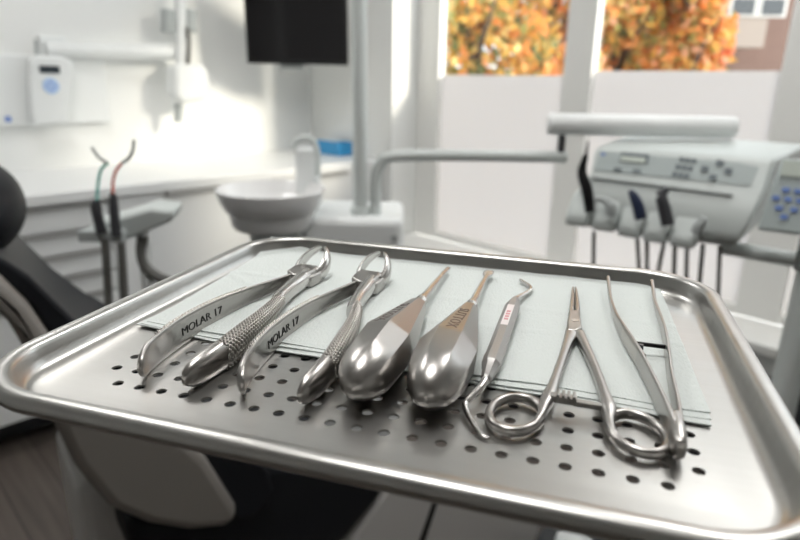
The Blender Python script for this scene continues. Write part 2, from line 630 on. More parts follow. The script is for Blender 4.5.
def cabinet(y0, y1, fronts, label):
    t = thing('base_cabinet', label, 'cabinet', ROOM, (0.3, (y0 + y1) / 2, 0), 'base cabinets along the wall')
    part('body', box(BM(), (0.01, y0 + 0.001, 0.125), (CF - 0.03, y1 - 0.001, 0.86)), 'cabinet', t, smooth=False)
    part('plinth', box(BM(), (0.05, y0 + 0.001, 0), (CF - 0.17, y1 - 0.001, 0.125)), 'plinth', t, smooth=False, label='dark recessed plinth')
    for z0, z1, kind in fronts:
        d = part('drawer' if kind == 'd' else 'door', box(BM(), (CF - 0.03, y0 + 0.004, z0), (CF - 0.01, y1 - 0.004, z1 - 0.018)), 'cabinet', t, smooth=False, bevel=0.002)
        hb = BM()
        if kind == 'd':
            box(hb, (CF - 0.026, y0 + 0.03, z1 - 0.018), (CF - 0.002, y1 - 0.03, z1 - 0.006))  # on drawers this grey strip puts the gap's shadow line into colour
        else:
            box(hb, (CF - 0.014, (y0 + y1) / 2 - 0.125, z1 - 0.03), (CF + 0.010, (y0 + y1) / 2 + 0.09, z1 - 0.018))
        part('handle', hb, 'handle_grey', d, t, smooth=False)


five = [(0.705, 0.858, 'd'), (0.63, 0.765, 'd')]
dr = [(0.77, 0.858, 'd'), (0.69, 0.768, 'd'), (0.612, 0.688, 'd'), (0.535, 0.61, 'd'), (0.32, 0.533, 'd'), (0.13, 0.318, 'd')]
db = [(0.13, 0.876, 'p')]
cabinet(cab_y[0], cab_y[1], db, 'white base cabinet farthest from the window behind the dental chair')
cabinet(cab_y[1], cab_y[2], dr, 'white drawer cabinet behind the black headrest')
cabinet(cab_y[2], cab_y[3], dr, 'white cabinet of shallow drawers under the wall controller')
cabinet(cab_y[3], cab_y[4], db, 'white base cabinet with a single door behind the suction holder')
cabinet(cab_y[4], cab_y[5], db, 'white base cabinet in the corner behind the spittoon basin')
t = thing('worktop', 'continuous white worktop on the row of white base cabinets', 'worktop', ROOM, (0.3, -1.8, 0.862))
part('slab', box(BM(), (0.001, cab_y[0], 0.862), (CF + 0.005, -0.002, 0.900)), 'worktop', t, smooth=False, bevel=0.004)

# blue box in the corner
bx = hit(ROOM, 334, 142, 1, -0.07)
t = thing('glove_box', 'small blue and white box standing on the worktop in the corner', 'box', ROOM, (bx.x, bx.y, 0.9))
part('carton', box(BM(), (bx.x - 0.10, bx.y - 0.05, 0.9005), (bx.x + 0.10, bx.y + 0.05, 0.965)), 'blue_card', t, smooth=False, bevel=0.002)
part('opening', box(BM(), (bx.x - 0.06, bx.y - 0.025, 0.965), (bx.x + 0.04, bx.y + 0.025, 0.972)), 'white_card', t, smooth=False)

# ------------------------------------------------------------------ things on the left wall
def wl(px, py, x=0.0):
    return hit(ROOM, px, py, 0, x)


# back plate with controller
p0, p1 = wl(-22, 127, 0.03), wl(103, 60, 0.03)
t = thing('wall_plate', 'long white cover plate fixed to the wall behind the controller', 'panel', ROOM, (0, p0.y, p0.z))
part('cover', box(BM(), (0.001, p0.y, 1.08), (0.035, p1.y, 1.345)), 'white', t, smooth=False, bevel=0.008)
b0 = wl(8, 119, 0.036)
part('badge', lathe(BM(), b0, (1, 0, 0), [(0, 0.012), (0.003, 0.012)], 16), 'key_blue', t, label='small round blue badge')
t = thing('wall_controller', 'white rounded controller with dark display and blue keys on the wall plate', 'controller', ROOM, (0.036, -1.3, 1.08))
bm = BM()
oc = [wl(x, y, 0.036) for x, y in ((30, 125), (64, 122), (67, 100), (70, 75), (67, 60), (58, 56), (32, 55), (26, 60), (25, 80), (27, 110))]
prism(bm, oc, (0.055, 0, 0))
part('housing', bm, 'white', t, bevel=0.012)
def wquad(a, b2, x, th=0.003):
    q0, q1 = wl(*a, x), wl(*b2, x)
    return box(BM(), (x, min(q0.y, q1.y), min(q0.z, q1.z)), (x + th, max(q0.y, q1.y), max(q0.z, q1.z)))
part('display', wquad((40, 73), (59, 66), 0.0915), 'lcd_dark', t, smooth=False)
q = wl(51, 86, 0.0915)
part('keypad', lathe(BM(), q, (1, 0, 0), [(0, 0.030), (0.003, 0.029)], 24), 'pale_blue', t)
for dy, dz in ((0.013, 0), (-0.013, 0), (0, 0.014), (0, -0.014)):
    part('key', box(BM(), (0.0945, q.y + dy - 0.005, q.z + dz - 0.004), (0.0965, q.y + dy + 0.005, q.z + dz + 0.004)), 'key_blue', t, smooth=False)
part('antenna', tube(BM(), [(*wl(37, 58, 0.06), 0.007), (*wl(36, 40, 0.06), 0.006)], 10, smooth=False), 'grey_plastic', t)

# x-ray unit
t = thing('xray_unit', 'white wall mounted x-ray arm reaching sideways above the worktop', 'x-ray unit', ROOM, (0, -0.8, 1.3))
part('wall_arm', tube(BM(), [(*wl(46, 50, 0.06), 0.028), (*wl(172, 52, 0.06), 0.034)], 16, smooth=False), 'white', t)
bk = wl(52, 50, 0.0)
part('mount', box(BM(), (0.001, bk.y - 0.05, bk.z - 0.05), (0.035, bk.y + 0.05, bk.z + 0.05)), 'white', t, smooth=False, bevel=0.008)
e = wl(180, 55, 0.1)
part('column', tube(BM(), [(*wl(180, -30, 0.1), 0.024), (*wl(181, 75, 0.1), 0.024)], 14, smooth=False), 'white', t)
for px in (168, 190):
    part('joint', tube(BM(), [(*wl(px, 10, 0.1), 0.03), (*wl(px, 32, 0.1), 0.03)], 14, smooth=False), 'grey_plastic', t)
part('cable', tube(BM(), [(*wl(188, 28, 0.13), 0.009), (*wl(189, 45, 0.13), 0.009), (*wl(188, 66, 0.13), 0.009)], 8), 'hose', t)
bm = BM()
ho = [wl(x, y, 0.15) - Vector((0.09, 0, 0)) for x, y in ((173, 68), (176, 64), (200, 64), (207, 72), (207, 92), (203, 100), (180, 104), (172, 96))]
prism(bm, ho, (0.12, 0, 0))
part('head', bm, 'white', t, bevel=0.02)
part('cone', tube(BM(), [(*wl(179, 104, 0.12), 0.02), (*wl(178, 122, 0.12), 0.016)], 14, smooth=False), 'grey_plastic', t)

# monitor on a bracket
A0 = Vector((-0.705, 2.90, 0))
tl = hit(WORLD, 247.5, 62.5, 1, 2.90)
tr_ = hit(WORLD, 348.5, 66, 1, 3.02)
ang = math.atan2(tr_.y - tl.y, tr_.x - tl.x)
MON = Matrix.Translation((tl.x, tl.y, 0)) @ Matrix.Rotation(ang, 4, 'Z')
mw = (tr_ - tl).to_2d().length
mz = (tl.z + tr_.z) / 2
t = thing('wall_monitor', 'black flat monitor on a bracket above the worktop corner', 'monitor', MON, (mw / 2, 0.03, mz))
part('housing', box(BM(), (0, 0.0, mz), (mw, 0.035, mz + 0.36)), 'black', t, smooth=False, bevel=0.004)
part('screen', box(BM(), (0.012, -0.002, mz + 0.016), (mw - 0.012, 0.001, mz + 0.348)), 'screen', t, smooth=False)
bm = BM()
box(bm, (mw * 0.32, 0.035, mz - 0.03), (mw * 0.55, 0.06, mz + 0.2))
tube(bm, [(mw * 0.42, 0.06, mz + 0.05, 0.018), (mw * 0.25, 0.24, mz + 0.05, 0.018)], 10, smooth=False)
part('bracket', bm, 'grey_plastic', t, smooth=False)

# ------------------------------------------------------------------ spittoon unit, light post, support arm
D0 = 1.52
def wy(px, py, y=D0):
    return hit(WORLD, px, py, 1, y)


def col(px0, px1, py, y):
    return wy(px0, py, y).x, wy(px1, py, y).x


t = thing('spittoon_unit', 'white floor standing unit with round spittoon basin and cup filler', 'spittoon', WORLD, (-0.14, D0 + 0.1, 0))
x0, x1 = col(300, 404, 222, D0)
zt = wy(370, 219).z
part('cabinet', box(BM(), (x0, D0, 0.02), (x1, D0 + 0.26, zt)), 'white', t, bevel=0.02)
part('foot', box(BM(), (x0 + 0.02, D0 + 0.02, 0), (x1 - 0.02, D0 + 0.24, 0.02)), 'plinth', t, smooth=False)
kn = wy(394, 238)
part('button', lathe(BM(), (kn.x, D0 - 0.004, kn.z), (0, 1, 0), [(0, 0.008), (0.006, 0.008)], 16), 'grey_plastic', t)
bc = wy(271, 188, D0 + 0.02)
rr = (wy(325, 188, D0 + 0.02).x - wy(217, 188, D0 + 0.02).x) / 2
zb = bc.z
prof = [(zb - 0.105, 0.45), (zb - 0.102, 0.70), (zb - 0.095, 0.745), (zb - 0.062, 0.79), (zb - 0.057, 0.84), (zb - 0.035, 0.93), (zb - 0.012, 0.985), (zb - 0.002, 1.0), (zb, 0.985), (zb - 0.004, 0.95),
        (zb - 0.03, 0.85), (zb - 0.06, 0.6), (zb - 0.07, 0.2), (zb - 0.071, 0.02)]
bm = BM()
lathe(bm, (bc.x, bc.y, 0), (0, 0, 1), [(z, r * rr) for z, r in prof], 48)
part('basin', bm, 'ceramic', t)
bm = BM()
tube(bm, [(bc.x, bc.y, zb - 0.20, 0.05), (bc.x, bc.y, zb - 0.10, 0.065)], 20, smooth=False)
box(bm, (bc.x, bc.y - 0.05, zb - 0.20), (x0 + 0.03, bc.y + 0.05, zb - 0.13))
part('neck', bm, 'offwhite', t)
bm = BM()
fx0, fx1 = col(297, 320, 160, D0 + 0.17)
box(bm, (fx0, D0 + 0.12, zt - 0.05), (fx1, D0 + 0.19, wy(308, 146, D0 + 0.17).z))
part('filler_tower', bm, 'white', t, bevel=0.015)
bm = BM()
f1 = wy(318, 176, D0 + 0.1)
f2 = wy(317, 150, D0 + 0.1)
f3 = wy(310, 138, D0 + 0.1)
f4 = wy(299, 139, D0 + 0.1)
f5 = wy(292, 147, D0 + 0.1)
tube(bm, [(*v, 0.008) for v in (f1, f2, f3, f4, f5)], 10)
part('spout', bm, 'tube', t)

pl, pr = wy(351, 215), wy(366, 215)
px_c = (pl.x + pr.x) / 2
pr_r = (pr.x - pl.x) / 2
t = thing('light_post', 'tall upright white lamp post rising from the spittoon unit', 'post', WORLD, (px_c, D0 + 0.06, zt))
part('pole', tube(BM(), [(px_c, D0 + 0.06, zt - 0.004, pr_r), (px_c, D0 + 0.06, 2.05, pr_r)], 24, smooth=False), 'tube', t)
part('head_arm', tube(BM(), [(px_c, D0 + 0.06, 2.03, 0.018), (px_c + 0.15, D0 - 0.05, 2.12, 0.018), (px_c + 0.35, D0 - 0.2, 2.1, 0.018)], 12), 'tube', t)
part('collar', tube(BM(), [(px_c, D0 + 0.06, zt, pr_r * 1.4), (px_c, D0 + 0.06, zt + 0.02, pr_r * 1.4)], 24, smooth=False), 'tube', t)

t = thing('support_arm', 'bent pale tube arm running sideways from the spittoon unit', 'arm', WORLD, (wy(375, 215).x, D0 + 0.06, zt))
rt = 0.0155
yy = D0 + 0.06
a1, a2, a3, a4 = wy(375.5, 216, yy), wy(375.5, 182, yy), wy(381, 164, yy), wy(397, 156, yy)
a5, a6 = wy(480, 155.5, yy), wy(566, 157, yy)
part('bent_tube', tube(BM(), [(a1.x, yy, zt - 0.003, rt), (*a2, rt), (*a3, rt), (*a4, rt), (*a5, rt), (*a6, rt)], 18, 8), 'tube', t)
pv = wy(561, 150, yy)
part('pivot', tube(BM(), [(pv.x, yy, pv.z - 0.01, 0.010), (pv.x, yy, wy(561, 134, yy).z, 0.010)], 12, smooth=False), 'dark_metal', t)

t = thing('balance_arm', 'thick white horizontal arm on the pivot above the control unit', 'arm', WORLD, (pv.x, yy, wy(561, 134, yy).z))
ra = 0.027
q0, q1 = wy(549, 124, yy), wy(736, 127.5, 1.50)
mid = q0.lerp(q1, 0.5)
part('beam', tube(BM(), [(*(q0.lerp(q1, -0.012)), ra * 0.8), (*q0, ra), (*mid, ra), (*q1.lerp(q0, 0.02), ra * 0.95), (*q1, ra * 0.8)], 20, smooth=False), 'white', t)

# ------------------------------------------------------------------ delivery unit (UNIT frame: x along its face, y away from the viewer)
def un(px, py, y):
    return hit(UNIT, px, py, 1, y)


rows = [((577, 222), (731, 244), 0.16), ((568, 224), (734, 247), 0.00), ((564, 214), (741, 240), -0.025), ((571, 200), (750, 226), -0.022), ((587, 179), (762, 200), 0.0),
        ((589, 174), (765, 194), 0.012), ((593, 151), (774, 164), 0.035), ((598, 146), (777, 158), 0.05)]
R0 = [(un(*a, y), un(*b2, y)) for a, b2, y in rows]
ta, tb = un(634, 131, 0.26), un(806, 144, 0.26)
R0.append((ta, tb))
R0.append((Vector((ta.x, 0.26, ta.z - 0.1)), Vector((tb.x, 0.26, tb.z - 0.12))))
t = thing('dental_control_unit', 'pale grey dental control unit with display, keys and hanging handpieces', 'control unit', UNIT, (0.2, 0.1, R0[1][0].z))
bm = BM()
rings = []
for s in [0, 0.03, 0.1, 0.25, 0.5, 0.75, 0.9, 0.97, 1.0]:
    k = 1.0
    rings.append([a.lerp(b2, s) for a, b2 in R0])
skin(bm, rings)
part('housing', bm, 'offwhite', t, bevel=0.012)
# sloped face basis in world
fA, fB, fC = R0[5][0], R0[5][1], R0[6][0]
fx = (fB - fA).normalized()
fn = fx.cross((fC - fA)).normalized()
if fn.y > 0:
    fn = -fn
fz = fn.cross(fx).normalized()
if fz.z < 0:
    fz = -fz
UI = UNIT.inverted()


def face(px, py):
    o = UI @ EYE
    d = UI.to_3x3() @ ray(px, py)
    return o + d * ((fA - o).dot(fn) / d.dot(fn))


def plate(c, sx, sz, th, lift=0.0):
    return obox(BM(), c + fn * (lift + th / 2), fx, fn, fz, sx, th, sz)


pc = [face(x, y) for x, y in ((601, 151.5), (761, 165), (750, 186), (594, 170))]
part('control_panel', prism(BM(), [p + fn * 0.0005 for p in pc], fn * 0.002), 'panel_grey', t, smooth=False)
d = part('display', plate(face(634.5, 158.5), 0.064, 0.022, 0.003, 0.002), 'key_grey', t, smooth=False)
part('screen', plate(face(633.5, 160), 0.056, 0.013, 0.001, 0.005), 'lcd', d, t, smooth=False)
for x, y in ((618, 170), (637, 171.5)):
    part('key', plate(face(x, y), 0.018, 0.007, 0.003, 0.002), 'key_grey', t, smooth=False)
for r_ in range(3):
    for c_ in range(3):
        part('key', plate(face(682 + c_ * 6.0 - r_ * 3.6, 159.5 + c_ * 0.9 + r_ * 7.6), 0.010, 0.009, 0.003, 0.002), 'key_grey', t, smooth=False)
for x, y in ((720, 163.5), (705, 169.5), (728.5, 171.5), (713, 178)):
    part('key', plate(face(x, y), 0.015, 0.012, 0.004, 0.002), 'key_grey', t, smooth=False)
gb = BM()
g0, g1 = un(592, 177, -0.002), un(733, 195, -0.002)
tube(gb, [(*g0, 0.004), (*g1, 0.004)], 8, smooth=False)
part('groove', gb, 'grey_plastic', t)
part('logo', plate(face(603.5, 154.5), 0.012, 0.006, 0.001, 0.002), 'key_blue', t, smooth=False)
HOLD = [(577, 217), (604, 222), (630, 228), (656, 233), (683, 238)]
for x, y in HOLD:
    c = un(x, y, -0.045)
    hx = c.x - 0.027
    hp = [(hx, 0.02, c.z + 0.06), (hx, -0.016, c.z + 0.05), (hx, -0.056, c.z + 0.0), (hx, -0.054, c.z - 0.022), (hx, 0.02, c.z - 0.022)]
    part('holder', prism(BM(), hp, (0.054, 0, 0)), 'offwhite', t, bevel=0.008)


def hose(pts, y=-0.03, r=0.005):
    P = [(*un(x, yy_, y + k * 0.01), r) for k, (x, yy_) in enumerate(pts)]
    e = Vector(P[-1][:3])
    P += [(e.x + 0.005, e.y + 0.02, 0.62, r), (e.x + 0.02, e.y + 0.10, 0.36, r), (e.x + 0.05, e.y + 0.20, 0.12, r), (e.x + 0.10, e.y + 0.24, 0.012, r)]
    return tube(BM(), P, 8)


def handpiece(label, body, hz, m, tip=None):
    c = un(*body[0][:2], -0.06)
    h = thing('dental_handpiece', label, 'handpiece', UNIT, c, 'handpieces hanging on the control unit')
    part('body', tube(BM(), [(*un(x, y, -0.06), r) for x, y, r in body], 12), m, h)
    part('hose', hose(hz), 'hose', h)
    if tip:
        part('tip', tube(BM(), [(*un(x, y, -0.06), r) for x, y, r in tip], 8), tip_m, h)


tip_m = 'dark_metal'
handpiece('black air syringe standing tall at the left end of the control unit', [(590, 212, 0.011), (587, 190, 0.013), (582, 172, 0.011), (586, 155, 0.006)], [(594, 232), (593.5, 262), (593, 300)], 'black', [(586, 156, 0.004), (588.5, 141, 0.002)])
handpiece('short grey hooked handpiece second from the left on the control unit', [(611, 216, 0.012), (611, 206, 0.013), (604, 200, 0.008), (595, 199, 0.005)], [(637, 236), (639, 268), (640, 300)], 'grey_plastic')
handpiece('navy handpiece with bright tip in the middle of the control unit', [(641, 219, 0.013), (638, 206, 0.013), (633, 195, 0.010), (630, 190, 0.005)], [(647, 238), (647, 268), (647, 300)], 'navy')
handpiece('dark grey handpiece with chrome head right of the navy one', [(668, 225, 0.014), (665, 212, 0.014), (662, 200, 0.013), (660, 196, 0.011)], [(664, 243), (659, 268), (655, 300)], 'dark_metal', [(660, 196, 0.012), (664, 192, 0.009), (668, 189, 0.006)])
handpiece('short grey handpiece hook at the right end of the control unit', [(696, 233, 0.011), (699, 226, 0.012), (703, 221, 0.009), (700, 218, 0.006)], [(675, 247), (674, 272), (673, 300)], 'grey_plastic')
for k, (a, b2) in enumerate((((687, 248), (686, 285)), ((703, 248), (699, 290)), ((720, 250), (718, 300)))):
    hh = thing('supply_hose', ['thin grey hose left of two others under the control unit', 'thin grey hose between two others under the control unit', 'thin grey hose nearest the tube arm under the control unit'][k], 'hose', UNIT, un(*a, 0.03), 'supply hoses under the control unit')
    part('hose', hose([(a[0], a[1] - 4), b2, (b2[0], b2[1] + 20)], 0.02), 'hose', hh)

# right hand keypad and its arm
t = thing('control_keypad', 'tilted grey keypad with small display and blue keys beside the control unit', 'keypad', UNIT, un(790, 232, -0.05))
ko = [un(782, 158, 0.0), un(850, 164, 0.0), un(842, 240, -0.04), un(757, 229, -0.04)]
kn_ = (ko[1] - ko[0]).cross(ko[3] - ko[0]).normalized()
if kn_.y > 0:
    kn_ = -kn_
part('housing', prism(BM(), ko, -kn_ * 0.035), 'panel_grey', t, bevel=0.006)
kx = (ko[1] - ko[0]).normalized()
kz = kn_.cross(kx).normalized()


def kp(px, py):
    o = UI @ EYE
    d_ = UI.to_3x3() @ ray(px, py)
    return o + d_ * ((ko[0] - o).dot(kn_) / d_.dot(kn_))


part('display', obox(BM(), kp(805, 170) + kn_ * 0.002, kx, kn_, kz, 0.08, 0.004, 0.032), 'lcd', t, smooth=False)
for x, y in ((786, 190), (798, 191.5), (776, 198), (788, 199.5), (800, 201), (779, 208), (794, 210), (784, 217), (810, 193), (812, 203), (808, 212)):
    part('key', obox(BM(), kp(x, y) + kn_ * 0.002, kx, kn_, kz, 0.013, 0.004, 0.009), 'key_blue', t, smooth=False)
t = thing('lower_arm', 'short grey tube arm below the control unit and keypad', 'arm', UNIT, un(760, 256, 0.06))
la, lb = un(722, 247, 0.06), un(798, 260, 0.06)
part('tube', tube(BM(), [(*la, 0.017), (*lb, 0.017)], 16, smooth=False), 'tube', t)
bm = BM()
bb = un(796, 235, 0.06)
box(bm, (lb.x - 0.006, 0.035, lb.z - 0.02), (lb.x + 0.06, 0.085, bb.z + 0.005))
part('bracket', bm, 'grey_plastic', t, bevel=0.006)
box_b = BM()
tube(box_b, [(lb.x + 0.03, 0.06, 0.03, 0.03), (lb.x + 0.03, 0.06, lb.z, 0.03)], 16, smooth=False)
box(box_b, (lb.x - 0.1, -0.1, 0), (lb.x + 0.2, 0.2, 0.03))
part('column', box_b, 'tube', t)

# ------------------------------------------------------------------ suction holder
YA = 1.40
def wa(px, py, y=YA):
    return hit(WORLD, px, py, 1, y)


t = thing('suction_holder', 'white holder arm for suction hoses in front of the drawers', 'holder', WORLD, wa(125, 232))
bm = BM()
prism(bm, [wa(82, 235), wa(126, 241), wa(172, 222), wa(174, 212), wa(150, 209), wa(86, 228)], (0.0, 0.07, 0.012))
part('arm', bm, 'offwhite', t, bevel=0.008)
part('clip', box(BM(), wa(84, 236) - Vector((0, 0.03, 0.008)), wa(128, 232) + Vector((0, 0, 0.008))), 'grey_plastic', t, bevel=0.004)
cp = wa(135, 236)
part('post', tube(BM(), [(cp.x, YA + 0.04, 0.3, 0.016), (cp.x, YA + 0.04, cp.z + 0.005, 0.016)], 14, smooth=False), 'white', t)
part('base', box(BM(), (cp.x - 0.09, YA - 0.05, 0), (cp.x + 0.09, YA + 0.13, 0.3)), 'white', t, bevel=0.02)


def suction(label, hand, tip, tm, wire, hz):
    h = thing('suction_handpiece', label, 'suction handle', WORLD, wa(*hand[0][:2]), 'suction handles in their holder')
    part('handle', tube(BM(), [(*wa(x, y, YA - 0.03), r) for x, y, r in hand], 12), 'dark_metal', h)
    tp = part('tip', tube(BM(), [(*wa(x, y, YA - 0.03), 0.0035) for x, y in tip], 8), tm, h)
    part('wire', tube(BM(), [(*wa(x, y, YA - 0.03), 0.004) for x, y in wire], 8), 'grey_plastic', tp, h)
    part('hose', tube(BM(), [(*wa(x, y, YA - 0.03 + 0.01 * i), 0.010) for i, (x, y) in enumerate(hz)], 10), 'hose', h)


suction('dark suction handle with teal tip', [(102, 233, 0.013), (99, 222, 0.012), (96, 208, 0.012), (96, 200, 0.009)], [(97, 202), (98, 185), (101, 170), (108, 163)], 'teal', [(108, 163), (100, 158), (95, 152), (92, 147)], [(105, 238), (107, 270), (109, 310), (112, 350)])
suction('dark suction handle with red tip', [(117, 236, 0.012), (115, 222, 0.011), (114, 205, 0.010), (113, 193, 0.007)], [(113, 195), (113, 182), (116, 171), (122, 163)], 'red', [(122, 163), (129, 158), (133, 150), (134, 140)], [(121, 242), (123, 270), (125, 310), (127, 350)])
hh = thing('suction_hose', 'thick grey hose curling down from the right end of the suction holder', 'hose', WORLD, wa(143, 238))
part('hose', tube(BM(), [(*wa(x, y, YA + 0.03), 0.013) for x, y in ((143, 236), (141, 250), (145, 266), (158, 277), (175, 285), (185, 310), (180, 350))], 12), 'hose', hh)

# ------------------------------------------------------------------ dental chair (side on, back to the left)
CHAIR = Matrix.Rotation(math.atan2(0.6, 0.8), 4, 'Z')    # x from head to foot, y across the chair
YC = 0.83


def wc(px, py, y=YC):
    return hit(CHAIR, px, py, 1, y)


t = thing('dental_chair', 'black upholstered dental chair with taupe back shell under the steel tray', 'dental chair', CHAIR, (0.3, 1.05, 0))
def pix(L, y):
    return [wc(a, b2, y) for a, b2 in L]
shell = [(-120, 205), (-60, 238), (-20, 264), (5, 283), (30, 308), (55, 345), (100, 380), (170, 425), (208, 460), (238, 508), (238, 522), (225, 529), (190, 532), (150, 526), (110, 510), (75, 468), (52, 418), (36, 370), (5, 318), (-40, 280), (-120, 240)]
part('back_shell', prism(BM(), pix(shell, YC), (0, 0.46, 0)), 'shell', t, bevel=0.025, label='taupe moulded back shell')
cush = [(-110, 196), (-40, 230), (0, 257), (30, 276), (60, 306), (95, 340), (140, 372), (200, 400), (245, 440), (268, 470), (274, 490), (268, 508), (250, 520), (235, 521), (205, 462), (165, 425), (100, 380), (55, 343), (30, 306), (0, 280), (-60, 236), (-110, 210)]
part('back_cushion', prism(BM(), pix(cush, YC + 0.03), (0, 0.42, 0)), 'vinyl', t, bevel=0.03)
hc = wc(-34, 205, YC + 0.2)
bm = BM()
bmesh.ops.create_uvsphere(bm, u_segments=32, v_segments=20, radius=1, matrix=Matrix.Translation(hc) @ Matrix.Rotation(math.radians(-12), 4, 'Y') @ Matrix.Diagonal((0.072, 0.15, 0.068, 1)))
part('headrest', bm, 'vinyl', t)
hb = wc(-60, 240, YC + 0.2)
part('headrest_stem', tube(BM(), [(hc.x - 0.03, hc.y, hc.z, 0.02), (hb.x, hb.y, hb.z, 0.02)], 10, smooth=False), 'dark_metal', t)
seat = [(215, 478), (262, 462), (320, 462), (368, 470), (392, 484), (378, 505), (345, 545), (300, 575), (240, 580), (130, 560), (128, 520), (180, 520)]
part('seat', prism(BM(), pix(seat, YC + 0.05), (0, 0.42, 0)), 'vinyl', t, bevel=0.025)
leg = [(396, 476), (470, 484), (546, 500), (540, 530), (520, 590), (400, 620), (310, 600), (346, 546)]
part('leg_rest', prism(BM(), pix(leg, YC + 0.06), (0, 0.20, 0)), 'pale_shell', t, bevel=0.015, label='pale grey leg rest')
seam = [(436, 494), (441, 494), (424, 545), (412, 580), (407, 580), (418, 545)]
part('seam', prism(BM(), pix(seam, YC + 0.0585), (0, 0.01, 0)), 'black', t, smooth=False)
pb = [(74, 455), (115, 500), (122, 520), (118, 600), (95, 640), (70, 640)]
p_a = wc(72, 470, 0.98)
p_b = wc(124, 470, 0.98)
part('pedestal', box(BM(), (p_a.x, 0.98, 0.03), (p_b.x, 1.22, 0.62)), 'pale_shell', t, bevel=0.02)
part('base', box(BM(), (p_a.x - 0.08, 0.92, 0), (p_b.x + 0.6, 1.28, 0.05)), 'plinth', t, bevel=0.015)
fp = hit(WORLD, 575, 538, 2, 0.05)
t = thing('foot_control', 'round foot control with pale domed cap on the floor', 'foot control', WORLD, (fp.x, fp.y, 0))
part('base', lathe(BM(), (fp.x, fp.y, 0), (0, 0, 1), [(0, 0.10), (0.02, 0.10), (0.028, 0.09)], 32), 'plinth', t)
part('cap', lathe(BM(), (fp.x, fp.y, 0), (0, 0, 1), [(0.025, 0.055), (0.045, 0.05), (0.058, 0.03), (0.062, 0.005)], 32), 'white', t)

# ------------------------------------------------------------------ the steel tray (TRAY frame, millimetres, z = 0 on its floor)
TL, TW, TD = 276.3 / 2, 226.0 / 2, 10.0
tray = thing('instrument_tray', 'perforated stainless steel tray with rolled rim holding the instruments', 'tray', TRAY, (0, 0, 0))


def rrect(hx, hy, r, z, n=12):
    out = []
    for cx, cy, a0 in ((hx - r, hy - r, 0), (-hx + r, hy - r, 90), (-hx + r, -hy + r, 180), (hx - r, -hy + r, 270)):
        for k in range(n + 1):
            a = math.radians(a0 + 90 * k / n)
            out.append((cx + r * math.cos(a), cy + r * math.sin(a), z))
    return out


bm = BM()
CR = 37
prof = [(0.4, 4.2), (-0.3, 5.2), (-0.6, 6.5), (-0.3, 8.3), (0.6, 9.5), (2.0, 10.1), (3.6, 10.2), (5.4, 9.9), (6.6, 9.0), (7.2, 7.6), (7.8, 5.0), (8.6, 2.6), (9.8, 1.0), (11.4, 0.2), (13.2, 0.0)]
NC = 12
loops = []
for ins, z in prof:
    loops.append([bm.verts.new(p) for p in rrect(TL - ins, TW - ins, CR - ins, z, NC)])
for a, b2 in zip(loops[:-1], loops[1:]):
    n = len(a)
    for k in range(n):
        bm.faces.new((a[k], a[(k + 1) % n], b2[(k + 1) % n], b2[k]))
# floor with real holes: cells of 9.58 x 10.35 mm
PXX, PYY = 9.58, 10.35
XS = [-93.4 + PXX * (k - 1) for k in range(23)]
YS = [-79.2 + PYY * k for k in range(16)]
RH = 2.0
NH = 16
grid = {}


def gv(i, j):
    if (i, j) not in grid:
        grid[(i, j)] = bm.verts.new((XS[0] + (i - 0.5) * PXX, YS[0] + (j - 0.5) * PYY, 0))
    return grid[(i, j)]


nx, ny = len(XS), len(YS)
mids = {}


def mv(a, b2):
    k = tuple(sorted((a.index if False else id(a), id(b2))))
    if k not in mids:
        mids[k] = bm.verts.new((a.co + b2.co) / 2)
    return mids[k]


corner_skip = {(0, 0), (nx - 1, 0), (0, ny - 1), (nx - 1, ny - 1)}
for i in range(nx):
    for j in range(ny):
        c = [gv(i, j), gv(i + 1, j), gv(i + 1, j + 1), gv(i, j + 1)]
        ring = []
        for k in range(4):
            ring += [c[k], mv(c[k], c[(k + 1) % 4])]
        if (i, j) in corner_skip:
            bm.faces.new(ring)
            continue
        x, y = XS[i], YS[j]
        hole = []
        for k in range(NH):
            a = math.radians(225 + 360 * k / NH)
            hole.append(bm.verts.new((x + RH * math.cos(a), y + RH * math.sin(a), 0)))
        low = []
        for k in range(8):
            bm.faces.new((ring[k], ring[(k + 1) % 8], hole[(2 * k + 2) % NH], hole[2 * k + 1], hole[2 * k]))
# join the perforated field to the floor edge
outer = loops[-1]
inner = []
for i in range(nx):
    inner += [gv(i, 0), mv(gv(i, 0), gv(i + 1, 0))]
for j in range(ny):
    inner += [gv(nx, j), mv(gv(nx, j), gv(nx, j + 1))]
for i in range(nx, 0, -1):
    inner += [gv(i, ny), mv(gv(i, ny), gv(i - 1, ny))]
for j in range(ny, 0, -1):
    inner += [gv(0, j), mv(gv(0, j), gv(0, j - 1))]
oe = [bm.edges.get((outer[k], outer[(k + 1) % len(outer)])) for k in range(len(outer))]
ie = [bm.edges.get((inner[k], inner[(k + 1) % len(inner)])) for k in range(len(inner))]
bmesh.ops.bridge_loops(bm, edges=[e for e in oe + ie if e])
bmesh.ops.recalc_face_normals(bm, faces=bm.faces[:])
if sum(f.normal.z for f in bm.faces) < 0:
    bmesh.ops.reverse_faces(bm, faces=bm.faces[:])
bmesh.ops.solidify(bm, geom=bm.faces[:], thickness=0.8)
print('tray z', min(v.co.z for v in bm.verts), max(v.co.z for v in bm.verts))
tb_ = part('pan', bm, 'tray_steel', tray, autosmooth=50)

